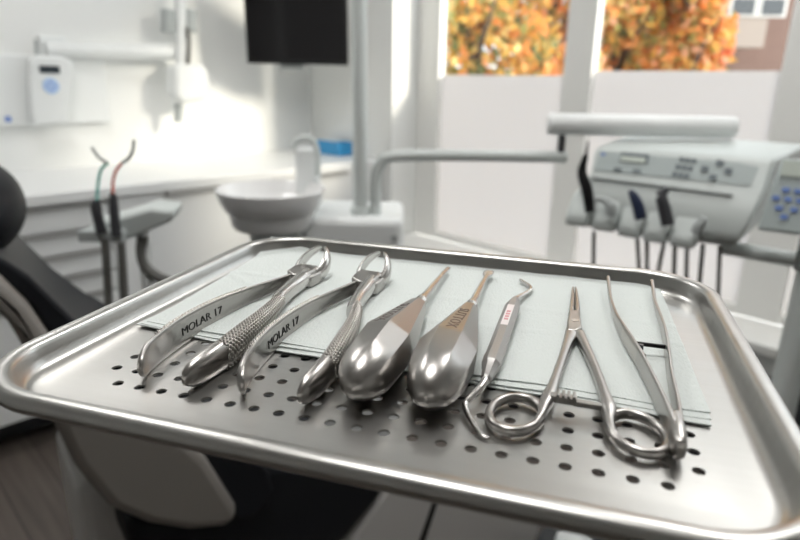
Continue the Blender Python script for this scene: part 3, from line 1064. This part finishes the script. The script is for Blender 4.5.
ts = thing('tray_stand', 'metal stand arm carrying the instrument tray from below', 'stand', WORLD, (0.5, 0.0, 0))
part('plate', box(BM(), (-0.06, 0.21, 1.150), (0.07, 0.31, 1.1585), Matrix.Rotation(TRAYA, 3, 'Z')), 'dark_metal', ts, smooth=False)
part('arm', tube(BM(), [(0.0, 0.26, 1.142, 0.009), (0.10, 0.20, 1.142, 0.009), (0.2, 0.15, 1.142, 0.009), (0.5, 0.0, 1.142, 0.012)], 12), 'dark_metal', ts)
part('column', tube(BM(), [(0.5, 0.0, 0.03, 0.02), (0.5, 0.0, 1.155, 0.02)], 14, smooth=False), 'tube', ts)
part('foot', lathe(BM(), (0.5, 0.0, 0), (0, 0, 1), [(0, 0.2), (0.02, 0.2), (0.035, 0.03)], 32), 'tube', ts)

# ------------------------------------------------------------------ folded tissue
NP = 2.0
nap = thing('paper_napkin', 'folded pale mint paper napkin lying under the instruments on the tray', 'napkin', TRAY, (0, 35, 0))


def smoothstep(a, b2, x):
    x = min(max((x - a) / (b2 - a), 0), 1)
    return x * x * (3 - 2 * x)


def nap_sheet(z0, x0f, x1f, yf0, yf1, yb, wob, thick):
    bm = BM()
    nx_, ny_ = 110, 64
    top, bot = [], []
    for j in range(ny_ + 1):
        v = j / ny_
        ra_, rb_ = [], []
        for i in range(nx_ + 1):
            u_ = i / nx_
            yf = yf0 + (yf1 - yf0) * u_ + wob * (0.8 * math.sin(u_ * 9 + z0 * 3) + 0.5 * math.sin(u_ * 23 + z0))
            y = yf + (yb - yf) * v
            xl = x0f[0] + (x0f[1] - x0f[0]) * v
            xr = x1f[0] + (x1f[1] - x1f[0]) * v
            x = xl + (xr - xl) * u_
            z = z0 + 0.18 * math.sin(x * 0.07 + 1) * math.sin(y * 0.06) + 0.1 * math.sin(x * 0.21 + y * 0.13)
            z += wob * 0.35 * (1 - smoothstep(0, 0.12, v)) * (1 + math.sin(u_ * 14 + z0 * 2))
            # folds
            z += 0.45 * math.exp(-((y - 14 - 0.09 * x) / 1.3) ** 2) + 0.4 * math.exp(-((y - 48 + 0.02 * x) / 1.2) ** 2)
            z += 0.5 * math.exp(-(((x + 138) * 0.575 + (y - 57) * 0.818) / 1.3) ** 2) * (1 - smoothstep(-105, -90, x))
            # climbing the left side and the back left corner of the tray
            dx = -TL + 12.5 - x
            if dx > 0:
                z += 0.05 * dx * dx
            ddx, ddy = -(TL - CR) - x, y - (TW - CR)
            if ddx > 0 and ddy > 0:
                rad = math.hypot(ddx, ddy) - (CR - 12.5)
                if rad > 0:
                    z += min(0.09 * rad * rad, 6.5)
            dy = y - (TW - 13.0)
            if dy > 0:
                z += 0.05 * dy * dy
            ra_.append(bm.verts.new((x, y, z)))
            rb_.append(bm.verts.new((x, y, z - thick)))
        top.append(ra_)
        bot.append(rb_)
    for j in range(ny_):
        for i in range(nx_):
            bm.faces.new((top[j][i], top[j][i + 1], top[j + 1][i + 1], top[j + 1][i]))
            bm.faces.new((bot[j][i], bot[j + 1][i], bot[j + 1][i + 1], bot[j][i + 1]))
    for i in range(nx_):
        bm.faces.new((top[0][i], bot[0][i], bot[0][i + 1], top[0][i + 1]))
        bm.faces.new((top[ny_][i], top[ny_][i + 1], bot[ny_][i + 1], bot[ny_][i]))
    for j in range(ny_):
        bm.faces.new((top[j][0], top[j + 1][0], bot[j + 1][0], bot[j][0]))
        bm.faces.new((top[j][nx_], bot[j][nx_], bot[j + 1][nx_], top[j + 1][nx_]))
    return bm


part('bottom_layer', nap_sheet(0.75, (-123.5, -126), (115.5, 112), -34.0, -40.5, 102, 1.0, 0.5), 'napkin', nap)
part('middle_layer', nap_sheet(1.3, (-122, -126.5), (116.0, 112.5), -32.0, -38.0, 103, 0.8, 0.4), 'napkin', nap)
part('top_layer', nap_sheet(NP - 0.1, (-120.5, -129), (116.3, 113), -29.5, -34.5, 104.5, 0.5, 0.4), 'napkin', nap)

# ------------------------------------------------------------------ extraction forceps
def dsec(t):
    """outline of a handle: rounded outside (+x), slightly hollow inside"""
    a = 2 * PI * t
    c, s = math.cos(a), math.sin(a)
    y = math.copysign(abs(s) ** 0.8, s)
    x = c if c >= 0 else -0.42 * (abs(c) ** 0.35) + 0.30 * max(0, 1 - (y / 0.8) ** 2)
    return x, y


def handle_row(side, rows_):
    return [(side * x, y, z, w_, h_) for x, y, z, w_, h_ in rows_]


HR = [(0.5, -6, 6.3, 4.5, 7.0), (2.2, -18, 6.3, 5.0, 7.2), (4.6, -30, 6.2, 5.2, 7.5), (7.8, -46, 6.3, 6.0, 9.0), (10.8, -64, 6.6, 6.8, 11.0), (12.6, -84, 6.9, 7.8, 12.6), (13.2, -98, 6.8, 8.0, 12.8),
      (12.6, -108, 6.6, 7.6, 12.2), (11.4, -115, 6.3, 6.4, 10.0), (10.6, -118.5, 6.0, 4.2, 6.0), (10.2, -119.6, 6.0, 1.5, 2.0)]
HL = [(1.0, -4, 6.6, 4.0, 7.0), (5.0, -16, 6.6, 4.0, 7.4), (9.2, -29, 6.6, 4.0, 8.2), (12.9, -44, 6.6, 4.2, 9.6), (15.2, -62, 6.7, 4.6, 11.4), (15.6, -82, 6.8, 5.0, 12.6), (14.4, -98, 6.7, 5.0, 12.6),
      (12.4, -109, 6.5, 4.8, 11.6), (10.0, -115, 6.2, 4.2, 9.0), (8.6, -117.2, 6.0, 3.2, 6.0), (8.0, -118.0, 6.0, 1.2, 2.0)]


def sweep_handle(bm, rows_, side, n=36, span=8, bump=None, grow=0.0, outer_only=False):
    Q = catmull(rows_, span)
    pts = [Vector((side * q[0], q[1], q[2])) for q in Q]
    rings = []
    L_ = 0.0
    for i, (q, p) in enumerate(zip(Q, pts)):
        tng = (pts[min(i + 1, len(pts) - 1)] - pts[max(i - 1, 0)]).normalized()
        sd_ = tng.cross(Vector((0, 0, 1))).normalized()
        if sd_.x * side < 0:
            sd_ = -sd_
        b_ = Vector((0, 0, 1))
        if i:
            L_ += (p - pts[i - 1]).length
        ring = []
        for k in range(n):
            x, y = dsec(k / n)
            off = 0.0
            if bump:
                a_ = k / n
                arc = (a_ if a_ < 0.5 else a_ - 1) * 30
                u1 = (L_ + arc) / 2.2
                u2 = (L_ - arc) / 2.2
                tri = lambda v: abs((v % 1.0) - 0.5) * 2
                edge = min(1, i / 4, (len(pts) - 1 - i) / 4)
                if x > -0.1:
                    off = grow * edge * min(1.0, 1.8 * min(tri(u1), tri(u2))) - 0.3
                else:
                    off = -0.2
            px_, py_ = x * q[3] / 2, y * q[4] / 2
            ln = math.hypot(px_, py_) or 1
            ring.append(p + sd_ * (px_ * (1 + off / ln)) + b_ * (py_ * (1 + off / ln)))
        rings.append(ring)
    return skin(bm, rings)


def sub_rows(rows_, y0, y1, n=12):
    Q = catmull(rows_, 20)
    out = []
    for k in range(n + 1):
        y = y0 + (y1 - y0) * k / n
        q = min(Q, key=lambda r: abs(r[1] - y))
        out.append(q)
    return out


def xf(bm, base, ang, tilt=0.0):
    bm.transform(Matrix.Translation(base) @ Matrix.Rotation(math.radians(ang), 4, 'Z') @ Matrix.Rotation(math.radians(tilt), 4, 'X'))
    return bm


def forceps(base, ang, label, close=0.0):
    base = Vector(base)
    t = thing('extraction_forceps', label, 'forceps', TRAY, (base.x, base.y, 0), 'extraction forceps on the tray')
    X = lambda bm: xf(bm, base, ang, 0.6)
    # left handle shows its smooth inner face, right handle its knurled outside
    for side, rows_, nm in ((-1, HL, 'handle'), (1, HR, 'handle')):
        X = (lambda bm: xf(bm, base, ang + close, 0.6)) if side == 1 else (lambda bm: xf(bm, base, ang, 0.6))
        h = part(nm, X(sweep_handle(BM(), rows_, side)), 'steel', t, autosmooth=55)
        gr = sub_rows(rows_, -36, -100, 13)
        part('knurled_grip', X(sweep_handle(BM(), gr, side, n=120, span=24, bump=True, grow=1.1)), 'steel_grip', h, t, autosmooth=0)
        if side == -1:
            tm = text_mesh('MOLAR 17', 5.0, 0.12)
            Q = catmull(rows_, 24)
            xs = [v.co.x for v in tm.verts]
            x_lo, x_hi = min(xs), max(xs)
            for v in tm.verts:
                s = (v.co.x - x_lo) / (x_hi - x_lo)
                y = -84 + s * 29
                i = min(range(len(Q)), key=lambda k: abs(Q[k][1] - y))
                q = Q[i]
                q2 = Q[min(i + 1, len(Q) - 1)]
                f = 0 if abs(q2[1] - q[1]) < 1e-6 else (y - q[1]) / (q2[1] - q[1])
                zz = q[2] - 2.2 + v.co.y
                yrel = (zz - q[2]) / (q[4] / 2)
                inn = -0.42 + 0.30 * max(0, 1 - (yrel / 0.8) ** 2)
                xx = -(q[0] + (q2[0] - q[0]) * f) - inn * q[3] / 2 + 0.10 + v.co.z
                v.co = Vector((xx, y, zz))
            part('lettering', X(tm), 'engrave', h, t, smooth=False, label='black engraved lettering')
    X = lambda bm: xf(bm, base, ang, 0.6)
    # box joint
    bm = BM()
    prism(bm, [(-6.2, -4, 2.2), (-1, -9, 2.2), (5.6, -11, 2.2), (7.4, 2, 2.2), (6.6, 9, 2.2), (-5.0, 10.5, 2.2), (-6.6, 6, 2.2)], (0, 0, 8.4))
    j = part('joint', X(bm), 'steel', t, bevel=0.0011)
    bm = BM()
    prism(bm, [(4, -6, 1.6), (8.0, -4, 1.6), (9.2, 6, 1.6), (8.2, 12, 1.6), (3.5, 11, 1.6)], (0, 0, 6.6))
    part('joint_cheek', X(bm), 'steel', j, t, bevel=0.001)
    bm = BM()
    # bright shoulder of the right handle running into the joint
    sweep(bm, [(3.6, 2, 6.6, 7.2, 8.4), (3.8, -10, 6.5, 7.4, 8.8), (4.4, -22, 6.4, 6.6, 8.6), (6.0, -36, 6.4, 6.2, 8.6), (7.0, -42, 6.4, 5.6, 8.0)], superell(2.6), 20, 8)
    part('shoulder', X(bm), 'steel_bright', j, t)
    BL_ = [(-4.4, 7, 7.4, 4.8, 7.4), (-5.4, 12, 9.0, 4.0, 7.2), (-5.2, 17.0, 11.0, 3.4, 6.8), (-3.6, 21.5, 13.2, 3.0, 6.0), (-0.8, 25, 15.0, 2.7, 4.6), (1.2, 26.4, 15.8, 1.9, 2.6)]
    BR_ = [(5.6, 7, 5.5, 5.8, 8.0), (7.2, 12, 6.6, 5.2, 9.2), (7.2, 17, 9.0, 4.6, 9.6), (6.0, 21.5, 11.8, 4.0, 8.6), (4.2, 24.8, 14.2, 3.2, 6.2), (2.8, 26.6, 15.6, 1.9, 2.8)]
    for r_, sgn in ((BL_, -1), (BR_, 1)):
        bm = BM()
        Q = catmull(r_, 8)
        pts = [Vector(q[:3]) for q in Q]
        rings = []
        for i, (q, p) in enumerate(zip(Q, pts)):
            tn = (pts[min(i + 1, len(pts) - 1)] - pts[max(i - 1, 0)]).normalized()
            sd_ = tn.cross(Vector((0, -0.55, 0.83))).normalized()
            up_ = sd_.cross(tn)
            ring = []
            for k in range(20):
                a = 2 * PI * k / 20
                c, s = math.cos(a), math.sin(a)
                if c * sgn < 0:
                    cc = c * 0.25 + sgn * 0.35 * max(0, 1 - s * s * 1.4) * min(1, i / 8)   # spooned inner face
                else:
                    cc = c
                ring.append(p + sd_ * (cc * q[3] / 1.6) + up_ * (s * q[4] / 2))
            rings.append(ring)
        skin(bm, rings)
        part('beak', X(bm), 'steel_bright', t)
    return t


forceps((-77.0, 42.0, 0.4), 0.3, 'left extraction forceps with knurled handles nearest the tray corner by the chair')
forceps((-40.0, 43.0, 0.4), 3.0, 'second extraction forceps with knurled handles beside the fat elevators', 1.3)


# ------------------------------------------------------------------ elevators with fat faceted handles
def elevator(base, ang, roll, tip_w, label, word, tsize):
    """axis along +y from the bulb; base = middle of the ferrule"""
    base = Vector(base)
    t = thing('dental_elevator', label, 'elevator', TRAY, (base.x, base.y - 40, 0), 'fat handled elevators')
    tilt = -1.6
    X = lambda bm: xf(bm, base, ang, tilt)
    prof = [(0, 3.5), (-0.6, 4.0), (-1.4, 4.5)]
    prof += [(-1.4 - 50.6 * k / 16, 4.5 + 7.3 * k / 16) for k in range(1, 17)]
    prof += [(-53.2, 12.0), (-54.6, 12.1)]
    prof += [(-54.6 - 12.4 * k / 5, 12.1 - 0.55 * k / 5) for k in range(1, 6)]
    prof += [(-67 - 23.4 * math.sin(k * PI / 48), 11.45 * math.cos(k * PI / 48) ** 0.9) for k in range(1, 24)]
    Q = prof + [(-90.5, 0.6)]
    rings = []
    n = 64
    for d_, r in Q:
        # octagon blending to a circle over the bulb
        f = 1 - smoothstep(-64, -84, d_) if d_ > -200 else 1
        f = 1 - 0.9 * smoothstep(66, 82, -d_)
        ring = []
        for k in range(n):
            a = 2 * PI * k / n + math.radians(roll)
            m_ = ((a - math.radians(roll) + PI / 8) % (PI / 4)) - PI / 8
            oct_ = min(math.cos(PI / 8) / math.cos(m_) * 1.05, 1.045)
            rad = 0.96 * r * (oct_ * f + 1.0 * (1 - f))
            ring.append(Vector((rad * math.cos(a), d_, rad * math.sin(a))))
        rings.append(ring)
    h = part('handle', X(skin(BM(), rings)), 'steel', t, autosmooth=17)
    bm = BM()
    lathe(bm, (0, 0, 0), (0, 1, 0), [(-2, 3.3), (0.5, 3.3), (1.5, 2.6), (3.0, 2.4), (5, 2.9), (8, 2.9), (11, 2.3), (16, 2.0)], 28)
    part('collar', X(bm), 'steel_bright', t)
    bm = BM()
    P = [(0, 14, 0, 4.0, 4.0), (0, 28, 0, 3.6, 3.5), (0, 45, -0.2, 3.0, 2.9), (0, 58, -0.4, 2.8, 2.4), (0, 64, -0.6, tip_w, 1.9), (0, 71, -0.8, tip_w, 1.5), (0, 72.6, -0.8, tip_w * 0.95, 1.2)]
    sweep(bm, P, superell(2.2), 20, 8)
    b_ = part('blade', X(bm), 'steel_bright', t)
    # lettering on the upper left facet
    tm = text_mesh(word, tsize, 0.08)
    xs = [v.co.x for v in tm.verts]
    x_lo, x_hi = min(xs), max(xs)
    ys = [v.co.y for v in tm.verts]
    ym = (min(ys) + max(ys)) / 2
    fa = math.radians(roll + 90)
    nrm = Vector((math.cos(fa), 0, math.sin(fa)))
    tan = Vector((-math.sin(fa), 0, math.cos(fa)))
    for v in tm.verts:
        d_ = -17 - (v.co.x - x_lo) * 1.5
        r = 0
        for (d0, r0), (d1, r1) in zip(Q[:-1], Q[1:]):
            if d1 <= d_ <= d0:
                r = r0 + (r1 - r0) * (d_ - d0) / (d1 - d0)
        rad = 0.96 * r * math.cos(PI / 8) * 1.05 + 0.06 + v.co.z
        v.co = nrm * rad - tan * (v.co.y - ym) + Vector((0, d_, 0))
    part('lettering', X(tm), 'etch', h, t, smooth=False, label='etched grey lettering')
    return t


elevator((-3.2, 17.0, 8.2), 1.3, 14, 2.6, 'left fat handled steel elevator with narrow tip beside the second forceps', 'SUTTOX', 6.2)
elevator((21.2, 19.0, 8.2), 1.6, -4, 5.4, 'right fat handled steel elevator with flat chisel tip beside the thin excavator', 'SUTTOX', 6.2)

# ------------------------------------------------------------------ double ended excavator
t = thing('dental_excavator', 'thin double ended hand excavator with faceted handle and hooked tips', 'excavator', TRAY, (38, 0, 0))
z0 = 5.6
bm = BM()
n = 12
prof = [(-43, 1.5), (-42, 2.2), (-33, 3.0), (-31, 3.9), (-24, 4.0), (-23, 3.8), (34, 3.8), (37, 3.5), (46, 2.0), (49, 1.5)]
lathe(bm, (39.2, 0, z0), (0.0, 1, 0), prof, 8, PI / 8)
part('handle', xf(bm, Vector((0, 0, 0)), 0), 'steel_matte', t, autosmooth=20)
bm = BM()
box(bm, (37.6, 4, z0 + 3.45), (40.8, 30, z0 + 3.62))
bd = part('band', bm, 'band', t, smooth=False, label='white band with pink print')
bm = BM()
for k in range(4):
    box(bm, (38.3, 10 + k * 3.2, z0 + 3.60), (40.1, 12 + k * 3.2, z0 + 3.68))
part('print', bm, 'redprint', bd, t, smooth=False)
part('tip', tube(BM(), [(39.2, 47, z0, 1.7), (40.8, 54, z0 - 0.6, 1.4), (43.6, 64, z0 - 1.4, 1.2), (45.0, 70, z0 - 1.4, 1.1), (43.6, 76, z0 - 1.6, 1.0), (39.6, 83, z0 - 2, 1.0), (37.6, 87, z0 - 2.2, 0.8)], 12), 'steel_bright', t)
part('tip', tube(BM(), [(39.2, -41, z0, 1.7), (38.0, -48, z0 - 0.8, 1.5), (35.4, -55, z0 - 2.0, 1.25), (34.6, -58, z0 - 2.6, 1.15), (36.6, -63, 2.2, 1.05), (40.6, -69, 1.3, 1.0), (43.0, -72.0, 0.9, 0.9), (44.8, -72.8, 0.9, 0.6), (45.6, -72.6, 0.9, 0.3)], 12), 'steel_bright', t)

# ------------------------------------------------------------------ needle holder (ring handled clamp)
t = thing('hemostat_clamp', 'ring handled steel hemostat clamp lying open beside the tweezers', 'clamp', TRAY, (69, 10, 0))
ZH = 4.4


def ring_bm(cx, cy, rx, ry, ang, w_, h_, z):
    bm = BM()
    N = 56
    rings = []
    a0 = math.radians(ang)
    for k in range(N):
        a = 2 * PI * k / N
        cx_, sx_ = math.cos(a), math.sin(a)
        p = Vector((rx * cx_, ry * sx_, 0))
        nn = Vector((cx_ / rx, sx_ / ry, 0)).normalized()
        r_ = []
        for q in range(14):
            b_ = 2 * PI * q / 14
            v = p + nn * (w_ / 2 * math.cos(b_)) + Vector((0, 0, h_ / 2 * math.sin(b_)))
            v = Matrix.Rotation(a0, 3, 'Z') @ v
            r_.append(v + Vector((cx, cy, z)))
        rings.append(r_)
    return skin(bm, rings, closed=True)


sec = superell(2.8)
# left half: its ring, shank and one jaw
bm = BM()
sweep(bm, [(58.8, -64, 2.7, 1.8, 3.6), (60.2, -58, 2.9, 2.9, 4.2), (60.9, -52, 3.2, 4.0, 4.6), (62.0, -45, 3.8, 5.0, 4.8), (63.0, -37, 4.3, 3.8, 4.4), (65.0, -16, 4.7, 3.5, 4.4), (66.6, 2, 4.9, 4.2, 4.4), (68.0, 14, 5.0, 6.0, 4.4), (68.8, 22, 5.0, 6.4, 4.2)], sec, 18, 8)
l_half = part('shank', bm, 'steel', t)
part('finger_ring', ring_bm(52.0, -57.8, 8.4, 11.6, -12, 3.3, 3.8, 2.6), 'steel', l_half, t)
bm = BM()
sweep(bm, [(84.6, -63.5, 2.7, 1.6, 3.6), (82.8, -59, 2.8, 2.8, 4.2), (82.3, -54, 3.0, 3.4, 4.4), (82.4, -49.5, 3.3, 4.6, 4.6), (82.0, -45, 3.7, 5.2, 4.8), (80.8, -37, 4.2, 3.9, 4.4), (77.6, -18, 4.7, 3.5, 4.4), (73.6, 2, 4.9, 4.0, 4.4), (71.0, 14, 5.1, 5.0, 4.2)], sec, 18, 8)
r_half = part('shank', bm, 'steel', t)
part('finger_ring', ring_bm(91.0, -57.0, 8.6, 11.6, 16, 3.3, 3.8, 2.6), 'steel', r_half, t)
bm = BM()
prism(bm, [(65.6, 12, 3.0), (69.8, 12, 3.0), (72.2, 16.5, 3.0), (71.8, 22, 3.0), (70.6, 38, 3.0), (66.0, 38, 3.0), (65.4, 22, 3.0)], (0, 0, 4.4))
part('joint', bm, 'steel', t, bevel=0.0009)
part('jaw', sweep(BM(), [(66.9, 36, 5.0, 2.6, 4.0), (66.9, 55, 4.8, 2.1, 3.6), (66.6, 72, 4.5, 1.5, 2.8), (66.5, 80, 4.3, 1.0, 1.8)], sec, 14, 6), 'steel', t)
part('jaw', sweep(BM(), [(69.8, 36, 5.0, 2.6, 4.0), (69.2, 55, 4.8, 2.1, 3.6), (68.4, 72, 4.5, 1.5, 2.8), (67.9, 80, 4.3, 1.0, 1.8)], sec, 14, 6), 'steel', t)
bm = BM()
lathe(bm, (68.9, 24, 7.2), (0, 0, 1), [(0, 1.7), (0.35, 1.6)], 16)
part('screw', bm, 'steel_bright', t)
bm = BM()
box(bm, (62.5, -48.0, 3.6), (71.5, -44.6, 6.2))
for k in range(4):
    box(bm, (64.6 + k * 1.8, -48.6, 5.8), (65.7 + k * 1.8, -44.0, 7.2))
part('ratchet', bm, 'steel', l_half, t, smooth=False, bevel=0.0003)
bm = BM()
box(bm, (70.5, -47.4, 3.0), (81.5, -45.0, 5.0))
part('ratchet', bm, 'steel', r_half, t, smooth=False, bevel=0.0003)

# ------------------------------------------------------------------ tweezers
t = thing('dental_tweezers', 'long steel tweezers with cross pin lying open at the right end of the napkin', 'tweezers', TRAY, (98, 0, 0))
secb = superell(4)
LA = [(101.4, -64, 5.6, 2.0, 7.6), (101.0, -58, 5.8, 2.2, 8.8), (99.4, -44, 6.2, 1.9, 8.6), (96.6, -22, 6.4, 1.6, 8.0), (93.0, 0, 6.6, 1.6, 8.0), (89.4, 18, 6.8, 1.6, 7.2), (87.0, 34, 7.0, 1.5, 5.0), (85.6, 50, 7.2, 1.4, 3.6), (84.9, 64, 7.4, 1.5, 2.8), (84.6, 80, 8.2, 1.7, 2.2), (84.5, 91, 8.6, 1.7, 2.0), (84.5, 92.4, 8.6, 1.2, 1.3)]
RA = [(102.8, -64, 5.6, 2.0, 7.6), (103.3, -54, 5.6, 1.8, 8.6), (104.2, -40, 5.4, 1.6, 7.6), (104.8, -18, 5.2, 1.5, 7.0), (106.0, 4, 5.4, 1.5, 7.0), (106.8, 24, 6.0, 1.5, 6.0), (106.6, 42, 6.6, 1.4, 4.4), (106.1, 62, 7.2, 1.5, 2.8), (106.6, 80, 8.0, 1.7, 2.2), (107.0, 93, 8.4, 1.7, 2.0), (107.0, 94.4, 8.4, 1.2, 1.3)]
la_ = part('arm', sweep(BM(), LA, secb, 18, 8), 'steel', t)
part('arm', sweep(BM(), RA, secb, 18, 8), 'steel', t)
bm = BM()
sweep(bm, [(101.9, -68.6, 5.0, 1.6, 3.0), (101.9, -68.0, 5.1, 3.2, 6.0), (101.9, -66.4, 5.3, 4.4, 8.0), (102.0, -60, 5.7, 4.8, 9.0), (102.0, -52, 5.8, 3.4, 8.8)], superell(3), 18, 6)
part('heel', bm, 'steel', t)
bm = BM()
sweep(bm, [(95.3, -10.5, 6.55, 2.0, 7.6), (92.3, 3, 6.65, 2.0, 7.6), (89.5, 17, 6.85, 2.0, 6.6)], secb, 18, 6)
part('ribbed_grip', bm, 'steel_grip', la_, t)
part('cross_pin', tube(BM(), [(92.2, 6.5, 7.2, 0.9), (105.6, 9.0, 6.2, 0.9)], 10, smooth=False), 'black', t)
bm = BM()
box(bm, (92.6, 2.2, 6.4), (96.4, 4.0, 8.4))
part('stop', bm, 'dark_metal', t, smooth=False)
